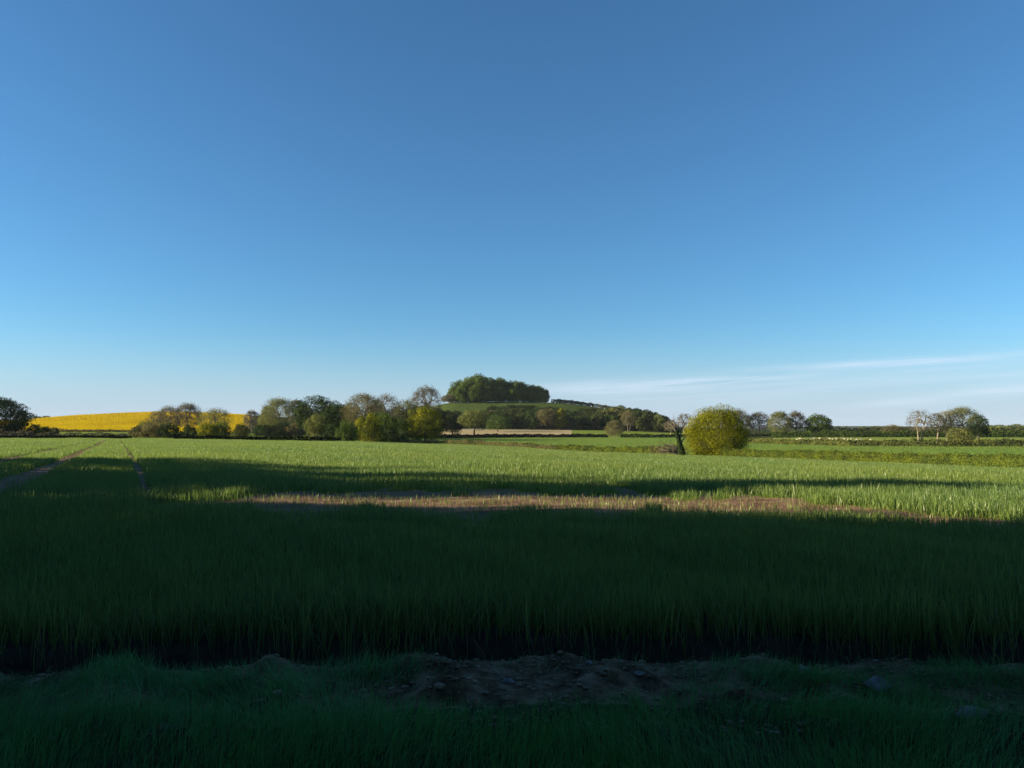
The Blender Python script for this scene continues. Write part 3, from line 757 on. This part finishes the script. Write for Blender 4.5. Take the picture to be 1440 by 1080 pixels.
# ------------------------------------------------------------------ hedges
def hedge(name, label, path, h, w, leafm, leaf, per, seed, cat='hedge', jag=.2, stems=True):
    r = np.random.default_rng(seed)
    P = np.array([[(px-CX)/F*d, d] for px, d in path])
    sl = np.hypot(*np.diff(P, axis=0).T); cum = np.concatenate([[0], np.cumsum(sl)])
    n = int(cum[-1]*per)
    s = r.uniform(0, cum[-1], n)
    X = np.interp(s, cum, P[:, 0]); Y = np.interp(s, cum, P[:, 1])
    X2 = np.interp(s+.5, cum, P[:, 0]); Y2 = np.interp(s+.5, cum, P[:, 1]); X1 = np.interp(s-.5, cum, P[:, 0]); Y1 = np.interp(s-.5, cum, P[:, 1])
    tx, ty = X2-X1, Y2-Y1; ln = np.maximum(np.hypot(tx, ty), 1e-6); nx, ny = -ty/ln, tx/ln
    hh = (np.interp(s, np.linspace(0, cum[-1], len(h)), h) if isinstance(h, (list, tuple)) else np.full(n, float(h)))
    lump = 1 + jag*(np.sin(s*.9+seed)*.5 + np.sin(s*2.3+1)*.35 + np.sin(s*.23)*.5)
    a = r.uniform(0, math.pi, n)
    ca, sa = np.cos(a), np.sin(a)
    sgn = lambda v, p: np.sign(v)*np.abs(v)**p
    q = np.where(r.uniform(0, 1, n) < .25, r.uniform(.3, 1, n), r.uniform(.85, 1.06, n))
    off = sgn(ca, .55)*w*.5*q*(1+.5*(lump-1)); z = sgn(sa, .6)*hh*lump*q
    low = r.uniform(0, 1, n) < .18
    z = np.where(low, r.uniform(0, .5, n)*hh, z); off = np.where(low, np.sign(ca)*w*.48, off)
    gx, gy = X+nx*off, Y+ny*off
    C = np.stack([gx, gy, ground(gx, gy) + np.maximum(z, .05)], -1)
    N = np.stack([nx*ca, ny*ca, sa], -1) + r.normal(0, .6, (n, 3))
    mid = C.mean(0); mid[2] = 0
    V, Q = leaf_quads(C - mid, N, leaf, r)
    o = link(name, mesh_np(name, V, Q, None, [leafm]), None, mid)
    tag(o, label, cat)
    return o
hedge('clipped_hedge', 'long clipped yellow-green hedge running right from the yellow tree', [(984, 143), (1090, 122), (1200, 105), (1320, 91), (1440, 80), (1620, 67), (1900, 53)], 1.45, 1.2, L['hedge'], .11, 560, 1, jag=.12)
hedge('clipped_hedge', 'short yellow-green hedge left of the ivy-wrapped trunk', [(785, 193), (860, 175), (925, 158)], [1.2, 1.5, 1.4], 1.2, L['hedge'], .17, 260, 2)
hedge('bramble_hedge', 'low reddish brown bramble strip along the field edge', [(545, 242), (620, 229), (700, 212), (790, 192)], [1.0, 1.2, 1.1], 1.3, L['scrub'], .3, 90, 3)
hedge('bramble_hedge', 'straw-coloured bramble patch behind the fallen limb', [(915, 160), (962, 150)], 1.6, 1.6, L['scrub'], .22, 220, 33)
hedge('field_hedge', 'second dark-gapped hedge in front of the sheep meadow', [(1046, 272), (1120, 252), (1200, 236), (1300, 232), (1440, 230), (1620, 218), (1900, 200)], [1.6, 1.9, 2.1, 2.1, 2.1], 1.8, L['hedge2'], .36, 80, 4)
hedge('boundary_hedge', 'tall dark green hedge behind the sheep meadow', [(1085, 352), (1200, 346), (1320, 344), (1440, 342), (1620, 340), (1900, 330)], [2.6, 2.9, 3.0, 2.3, 2.3], 2.6, L['green'], .5, 60, 5, jag=.12)
hedge('boundary_hedge', 'thin dark hedge under the open-crowned trees behind the yellow tree', [(1030, 390), (1085, 388)], 1.6, 1.6, L['wood'], .5, 50, 15)
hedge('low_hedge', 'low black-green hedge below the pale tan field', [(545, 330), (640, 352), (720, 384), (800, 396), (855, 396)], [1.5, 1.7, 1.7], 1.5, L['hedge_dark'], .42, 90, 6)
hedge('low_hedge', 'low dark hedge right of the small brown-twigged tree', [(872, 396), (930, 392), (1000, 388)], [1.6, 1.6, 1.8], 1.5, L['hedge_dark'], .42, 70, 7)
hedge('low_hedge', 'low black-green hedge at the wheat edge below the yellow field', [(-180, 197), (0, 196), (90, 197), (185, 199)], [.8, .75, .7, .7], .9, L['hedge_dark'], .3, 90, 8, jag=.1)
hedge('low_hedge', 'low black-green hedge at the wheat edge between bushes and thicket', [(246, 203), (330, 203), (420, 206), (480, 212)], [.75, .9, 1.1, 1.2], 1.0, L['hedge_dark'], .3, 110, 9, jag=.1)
hedge('scrub_hedge', 'grey scrubby hedgerow at the foot of the yellow field', [(-150, 218), (0, 217), (90, 217), (180, 220)], [2.2, 1.9, 1.5, 1.0], 1.6, L['grey'], .3, 70, 10, jag=.35)
hedge('scrub_hedge', 'thin brown hedgerow along the base of the rapeseed', [(60, 425), (140, 424), (190, 424)], [1.6, 1.2, 1.2], 1.6, L['brown'], .5, 40, 16)
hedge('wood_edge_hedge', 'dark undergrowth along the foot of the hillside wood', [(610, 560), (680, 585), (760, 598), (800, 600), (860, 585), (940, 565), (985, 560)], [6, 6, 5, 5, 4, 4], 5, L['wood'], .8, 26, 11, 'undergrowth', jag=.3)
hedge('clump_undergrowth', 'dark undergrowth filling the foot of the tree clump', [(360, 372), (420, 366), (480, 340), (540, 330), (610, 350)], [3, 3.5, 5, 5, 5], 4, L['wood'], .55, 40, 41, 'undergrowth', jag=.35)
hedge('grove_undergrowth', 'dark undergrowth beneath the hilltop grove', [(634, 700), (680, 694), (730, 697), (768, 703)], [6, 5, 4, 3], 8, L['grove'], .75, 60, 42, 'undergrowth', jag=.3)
hedge('hilltop_hedge', 'dark hedgerow running down the hill right of the grove', [(775, 705), (830, 700), (880, 690)], [3, 3, 4], 4, L['wood'], .8, 30, 12)
hedge('distant_hedge', 'far green hedgeline behind the right-hand trees', [(1385, 560), (1440, 556), (1600, 540)], [3.6, 3.2, 3.4], 4, L['pale'], .8, 30, 13, jag=.35)
hedge('distant_hedge', 'far hedgeline along the horizon behind the sheep meadow', [(1165, 600), (1270, 596), (1390, 590), (1500, 590)], [3.5, 3, 4], 4, L['wood'], .8, 30, 14, jag=.4)

# ------------------------------------------------------------------ hilltop grove, hillside wood, distant trees
r = np.random.default_rng(77)
GL = 'tall leafy tree in the dense hilltop grove'
protos = [make_tree('grove_tree', GL, 'tree', 23, 19, .8, L['grove'], M['bark'], 640, np.random.default_rng(101+k), dense=1.25, group='trees of the hilltop grove', lobes=30, lobe_r=.31, leafk=.00125, tr=.55) for k in range(3)]
spots = []
for px, d, top in [(637, 700, 544), (646, 704, 537), (654, 692, 536), (663, 706, 530), (671, 694, 530.5), (681, 702, 532), (690, 694, 532), (699, 704, 534), (708, 696, 538), (716, 703, 537),
                   (726, 696, 539), (735, 704, 539), (744, 698, 543), (752, 705, 541), (760, 700, 545), (767, 704, 547), (676, 715, 531), (704, 714, 533), (728, 714, 538), (748, 716, 542), (655, 716, 537), (633, 706, 552), (650, 686, 545), (668, 684, 541), (686, 687, 543), (722, 690, 546), (641, 690, 549)]:
    spots.append((px, d, top))
for k, (px, d, top) in enumerate(spots):
    p = at(px, d); H = zy(top + r.uniform(-1, 2.2), d) - p.z
    s = H/23*1.02; wx = s*r.uniform(.85, 1.05)
    if k < 3:
        e = protos[k]; e.location = p; e.rotation_euler = (0, 0, r.uniform(0, 6.28)); e.scale = (wx, wx, s)
    else: dup(protos[k % 3], p, r.uniform(0, 6.28), (wx, wx, s))
WL = 'dark leafy tree crowded into the wood on the hillside'
wkinds = ['wood', 'wood', 'dark', 'brown', 'olive']
wprot = [make_tree('wood_tree', WL if lf in ('wood', 'dark') else {'brown': 'brownish tree among the dark hillside wood', 'olive': 'olive-green tree among the dark hillside wood'}[lf], 'tree', 13, 14, .2, L[lf], M['bark'], 600,
                   np.random.default_rng(201+k), dense=1.2, group='trees of the hillside wood', lobes=26, lobe_r=.33, leafk=.0013, tr=.35) for k, lf in enumerate(wkinds)]
TOP = [(560, 574), (600, 572), (625, 577), (650, 580), (690, 577), (720, 573), (750, 574), (780, 577), (810, 578), (850, 576), (868, 574), (885, 575), (905, 578), (925, 583), (945, 592), (960, 598)]
cnt = [0]*5
used = [False]*5
for row, (d, dy) in enumerate([(575, 9), (600, 5), (625, 2), (648, 0)]):
    lo = 566 if row < 3 else 640
    px = lo + row*5
    while px < 955 - row*4:
        top = np.interp(px, [a_ for a_, b_ in TOP], [b_ for a_, b_ in TOP]) + dy + r.uniform(-1.5, 2)
        dd = d + r.uniform(-8, 8) - (25 if px > 900 else 0)
        p = at(px, dd); H = zy(top - 2.2, dd) - p.z
        if H > 3:
            k = int(r.choice(5, p=[.36, .3, .2, .08, .06]))
            s = max(H, 6)/13
            wx = s*r.uniform(.85, 1.1) if H > 8 else .8
            if not used[k]:
                e = wprot[k]; e.location = p; e.scale = (wx, wx, s); used[k] = True
            else: dup(wprot[k], p, r.uniform(0, 6.28), (wx, wx, s))
        px += r.uniform(11, 15)
for k in range(5):
    if not used[k]:
        p = at(700+k*10, 600); wprot[k].location = p
# two marked trees in the wood
tree_at('wood_tree', 'pinkish-brown bare tree on the right of the hillside wood', 768, 566, 576, 30, 'brown', 'bark_grey', .1, bare=True, twig=4200, leafk=.0013)
tree_at('wood_tree', 'light yellow-green tree low in the hillside wood', 789, 564, 575, 18, 'yellowgreen', 'bark', .08, leafk=.0013)
# bare trees on the ridge right of the grove
bl = 'small bare grey tree on the ridge right of the grove'
bp = make_tree('ridge_tree', bl, 'tree', 9, 9, 2, L['grey'], M['bark_grey'], 640, np.random.default_rng(5), bare=True, twig=700, n3=160, group='bare trees on the ridge', minr=.09)
for k, (px, d, top, s) in enumerate([(786, 715, 561, .8), (794, 712, 562, .9), (803, 712, 562.5, .9), (812, 710, 564, .8), (820, 706, 566, .8), (830, 700, 567, .9), (846, 690, 572, .9), (852, 690, 573, .8)]):
    p = at(px, d); H = max(zy(top, d)-p.z, 3)/9
    if k == 0: bp.location = p; bp.scale = (s, s, H)
    else: dup(bp, p, r.uniform(0, 6), (s, s, H))
# horizon trees far right
dl = 'tiny hazy tree on the far right horizon'
dp = make_tree('horizon_tree', dl, 'tree', 9, 14, .5, L['pale'], M['bark'], 640, np.random.default_rng(6), dense=.8, group='horizon trees at the far right')
first = True
for px, d, top, w in [(1392, 700, 598, 1), (1403, 720, 597.5, 1.1), (1416, 690, 598.5, .9), (1427, 720, 596.5, 1.), (1440, 700, 598, 1.1), (1213, 900, 600.5, 1.), (1232, 880, 599, .9), (1268, 820, 600, 1.1), (1282, 850, 600.5, 1.)]:
    p = at(px, d); s = max(zy(top, d) - p.z, 3)/9
    if first: dp.location = p; dp.scale = (w, w, s); first = False
    else: dup(dp, p, r.uniform(0, 6), (w, w, s), dl if px > 1300 else 'tiny hazy tree on the horizon behind the sheep meadow')

# ------------------------------------------------------------------ sheep
def sheep_mesh():
    import bmesh
    bm = bmesh.new(); sk = bm.verts.layers.skin.verify()
    V = [((0, 0, .62), .27), ((-.38, 0, .63), .26), ((.36, 0, .62), .26), ((.56, 0, .76), .15), ((.72, 0, .86), .12), ((.90, 0, .78), .075)]
    for x, y in ((-.34, .16), (-.34, -.16), (.34, .15), (.34, -.15)):
        V += [((x, y, .38), .085), ((x+.02, y, .2), .045), ((x, y, .02), .042)]
    vs = [bm.verts.new(v[0]) for v in V]
    E = [(0, 1), (0, 2), (2, 3), (3, 4), (4, 5)]
    for k in range(4):
        b = 6+3*k; E += [(1 if k < 2 else 2, b), (b, b+1), (b+1, b+2)]
    for a_, b_ in E: bm.edges.new((vs[a_], vs[b_]))
    for v, d_ in zip(vs, V): v[sk].radius = (d_[1], d_[1])
    vs[0][sk].use_root = True
    me = bpy.data.meshes.new('sheep'); bm.to_mesh(me); bm.free()
    return me
sh = link('sheep', sheep_mesh()); sh.modifiers.new('skin', 'SKIN'); sm = sh.modifiers.new('sub', 'SUBSURF'); sm.levels = 1; sm.render_levels = 1
dg = bpy.context.evaluated_depsgraph_get()
me = bpy.data.meshes.new_from_object(sh.evaluated_get(dg)); me.materials.clear(); me.materials.append(M['wool'])
for p_ in me.polygons: p_.use_smooth = True
sh.modifiers.clear(); sh.data = me
tag(sh, 'small white sheep grazing in the pale meadow behind the second hedge', 'sheep', 'sheep grazing beyond the second hedge')
flock = [(1104, 300), (1120, 294), (1124, 305), (1128, 296), (1133, 290), (1139, 300), (1143, 310), (1148, 292), (1151, 303), (1157, 296), (1161, 288), (1166, 303), (1170, 292), (1175, 298),
         (1178, 286), (1182, 302), (1186, 293), (1190, 288), (1196, 300), (1203, 288), (1210, 291), (1223, 286), (1087, 302)]
for k, (px, d) in enumerate(flock):
    p = at(px, d); c = sh if k == 0 else sh.copy()
    if k: COL.objects.link(c)
    c.location = p; c.rotation_euler = (0, 0, r.uniform(0, 6.28)); c.scale = [r.uniform(.75, .95)]*3

# ------------------------------------------------------------------ trees that shade the foreground (beside and behind the viewpoint)
SUN_EL, PHI = 14.0, 85.0
sv = Vector((-math.sin(R(PHI))*math.cos(R(SUN_EL)), -math.cos(R(PHI))*math.cos(R(SUN_EL)), math.sin(R(SUN_EL))))
shx, shy = math.sin(R(PHI)), math.cos(R(PHI))
sp_ = [make_tree('shade_tree', 'tall leafy boundary tree beside the viewpoint shading the near crop', 'tree', 12, 9, 1.0, L['green'], M['bark'], 200, np.random.default_rng(301+k), dense=1.6, group='boundary trees shading the foreground', lobes=40, lobe_r=.3, fill=.3) for k in range(2)]
def caster(k, x, y, H, w=1.0):
    s = H/12; loc = (x, y, float(ground(x, y)))
    if k < 2: e = sp_[k]; e.location = loc; e.scale = (w*s, w*s, s)
    else: dup(sp_[k % 2], loc, r.uniform(0, 6), (w*s, w*s, s))
CAST = [(-30, 13.6, 7.6, .5), (-32, 11.8, 9.6, .5), (-41, 22.3, 10.6, .5), (-34, 5.6, 14, 1.0), (-36, 1, 14, 1.0), (-34, -6, 14, 1.), (-32, -13, 13, 1.), (-43, 5, 15, 1.), (-43, -3, 15, 1.), (-28, 4, 10, 1.), (-28, -3, 10, 1.),
        (-38, 18.4, 13.4, .45)]
bp_ = [(-33, 2, 7.5), (-34, 12, 6.2), (-35, 16, 6.3), (-37, 20, 7.6), (-39, 24, 8.6), (-41, 27, 8.6), (-43, 31, 7.6), (-45, 35, 6.4), (-47, 39, 4.8), (-49, 42, 3.2), (-51, 46, 2.2)]
_dh = np.array([b[2] for b in bp_]); _ds = np.concatenate([[0], np.cumsum([math.hypot(b[0]-a[0], b[1]-a[1]) for a, b in zip(bp_[:-1], bp_[1:])])])
hedge('tall_hedge', 'tall overgrown field hedge left of the view shading the crop', [(CX + F*b[0]/b[1], b[1]) for b in bp_], list(np.interp(np.linspace(0, _ds[-1], 30), _ds, _dh)), 3.2, L['green'], .42, 420, 21, jag=.12)
CAST += [(x, -9 + .8*math.sin(x), 11.5 + 1.2*math.sin(x*1.7), .95) for x in (-27, -20, -13, -6.5, 0, 6.5, 13, 20, 27)]
for k, c in enumerate(CAST): caster(k, *c)

# ------------------------------------------------------------------ air
def haze_box():
    zs = (-30., 75.)
    xs = (-4200., 4200.); ys = (-90., 5200.)
    V = [(x, y, z) for z in zs for y in ys for x in xs]
    Q = [(0, 2, 3, 1), (4, 5, 7, 6), (0, 1, 5, 4), (2, 6, 7, 3), (0, 4, 6, 2), (1, 3, 7, 5)]
    nt = NT('haze')
    v = nt.n('ShaderNodeVolumePrincipled'); v.inputs['Color'].default_value = (.72, .83, 1, 1)
    v.inputs['Density'].default_value = HAZE; v.inputs['Anisotropy'].default_value = .0
    nt.l(v.outputs[0], nt.out.inputs['Volume'])
    tag(link('haze', mesh_np('haze', V, Q, None, [nt.m])), 'thin bluish evening haze over the distant farmland', 'haze', None, 'stuff')
HAZE = 3e-5
haze_box()

# ------------------------------------------------------------------ light, sky
AK = 1.0
w = bpy.data.worlds.new("World"); sc.world = w; w.use_nodes = True
t = w.node_tree; bg = t.nodes['Background']
sky = t.nodes.new('ShaderNodeTexSky'); sky.sky_type = 'NISHITA'; sky.sun_disc = False
sky.sun_elevation = R(SUN_EL); sky.sun_rotation = math.atan2(sv.x, sv.y)
sky.altitude = 100; sky.air_density = 1.0; sky.dust_density = .1; sky.ozone_density = 6.5
SKY = 0.06
bg.inputs[1].default_value = SKY
# thin cirrus streaks low over the right horizon, placed by direction in the sky
class WN(NT):
    def __init__(s, tree): s.t = tree
wn = WN(t)
tc = wn.n('ShaderNodeTexCoord'); sx = wn.n('ShaderNodeSeparateXYZ'); wn.l(tc.outputs['Generated'], sx.inputs[0])
az = math_(wn, 'ARCTAN2', sx.outputs[0], sx.outputs[1]); el = math_(wn, 'ARCSINE', sx.outputs[2])
cb = wn.n('ShaderNodeCombineXYZ')
wn.l(math_(wn, 'MULTIPLY', az, 5.), cb.inputs[0]); wn.l(math_(wn, 'MULTIPLY', math_(wn, 'SUBTRACT', el, math_(wn, 'MULTIPLY', az, .045)), 130.), cb.inputs[1])
st = noise(wn, cb.outputs[0], 1.0, 6, .6)
def streak(e0, slope, wid, a0, a1, amp):
    c = math_(wn, 'SUBTRACT', el, math_(wn, 'ADD', math_(wn, 'MULTIPLY', az, slope), e0))
    g = math_(wn, 'POWER', 2.718, math_(wn, 'MULTIPLY', math_(wn, 'POWER', math_(wn, 'ABSOLUTE', math_(wn, 'DIVIDE', c, wid)), 2.), -1.))
    up = math_(wn, 'DIVIDE', math_(wn, 'SUBTRACT', az, a0), .16, True); dn = math_(wn, 'DIVIDE', math_(wn, 'SUBTRACT', a1, az), .16, True)
    return math_(wn, 'MULTIPLY', math_(wn, 'MULTIPLY', g, math_(wn, 'MULTIPLY', up, dn)), amp)
m1 = streak(.0523, .043, .0075, -.05, .42, .55); m2 = streak(.0646, .034, .0046, .24, .66, .5); m3 = streak(-.0147, .10, .0065, .38, .9, .5)
m5 = streak(.036, .05, .018, .0, 1.0, .22)
msk = math_(wn, 'ADD', math_(wn, 'ADD', m1, m2), math_(wn, 'ADD', m3, m5))
msk = math_(wn, 'MULTIPLY', msk, math_(wn, 'MULTIPLY', math_(wn, 'SUBTRACT', st, .3), 3.0, True), True)
low = streak(.0, .0, .075, -4., 4., .85)
tint = wn.n('ShaderNodeMix'); tint.data_type = 'RGBA'; tint.blend_type = 'MULTIPLY'; tint.inputs[0].default_value = 1
tint.inputs[7].default_value = (.90, 1.0, .90, 1); wn.l(sky.outputs[0], tint.inputs[6])
hz = mixc(wn, low, tint.outputs[2], (2.65, 3.2, 4.15))
t.links.new(mixc(wn, msk, hz, (4.2, 4.7, 5.6)), bg.inputs[0])
bg.inputs[1].default_value = SKY

sun = bpy.data.lights.new('sun', 'SUN'); sun.energy = 5.0; sun.angle = R(.5); sun.color = (1, .85, .52)
so = bpy.data.objects.new('sun', sun); COL.objects.link(so)
so.rotation_euler = (-sv).to_track_quat('-Z', 'Y').to_euler()

cam = bpy.data.cameras.new('camera'); cam.sensor_width = 36; cam.lens = 36*F/1440; cam.clip_end = 12000; cam.clip_start = .05
co = bpy.data.objects.new('camera', cam); COL.objects.link(co)
co.location = (0, 0, ZC); co.rotation_euler = (math.pi/2 + PITCH, 0, 0)
sc.camera = co
sc.view_settings.view_transform = 'Standard'; sc.view_settings.look = 'None'
sc.view_settings.exposure = 1.69; sc.view_settings.gamma = 1
sc.cycles.use_denoising = True; sc.cycles.denoising_prefilter = 'NONE'; sc.cycles.use_adaptive_sampling = False
sc.cycles.max_bounces = 5; sc.cycles.diffuse_bounces = 3; sc.cycles.transmission_bounces = 3; sc.cycles.glossy_bounces = 1; sc.cycles.transparent_max_bounces = 4
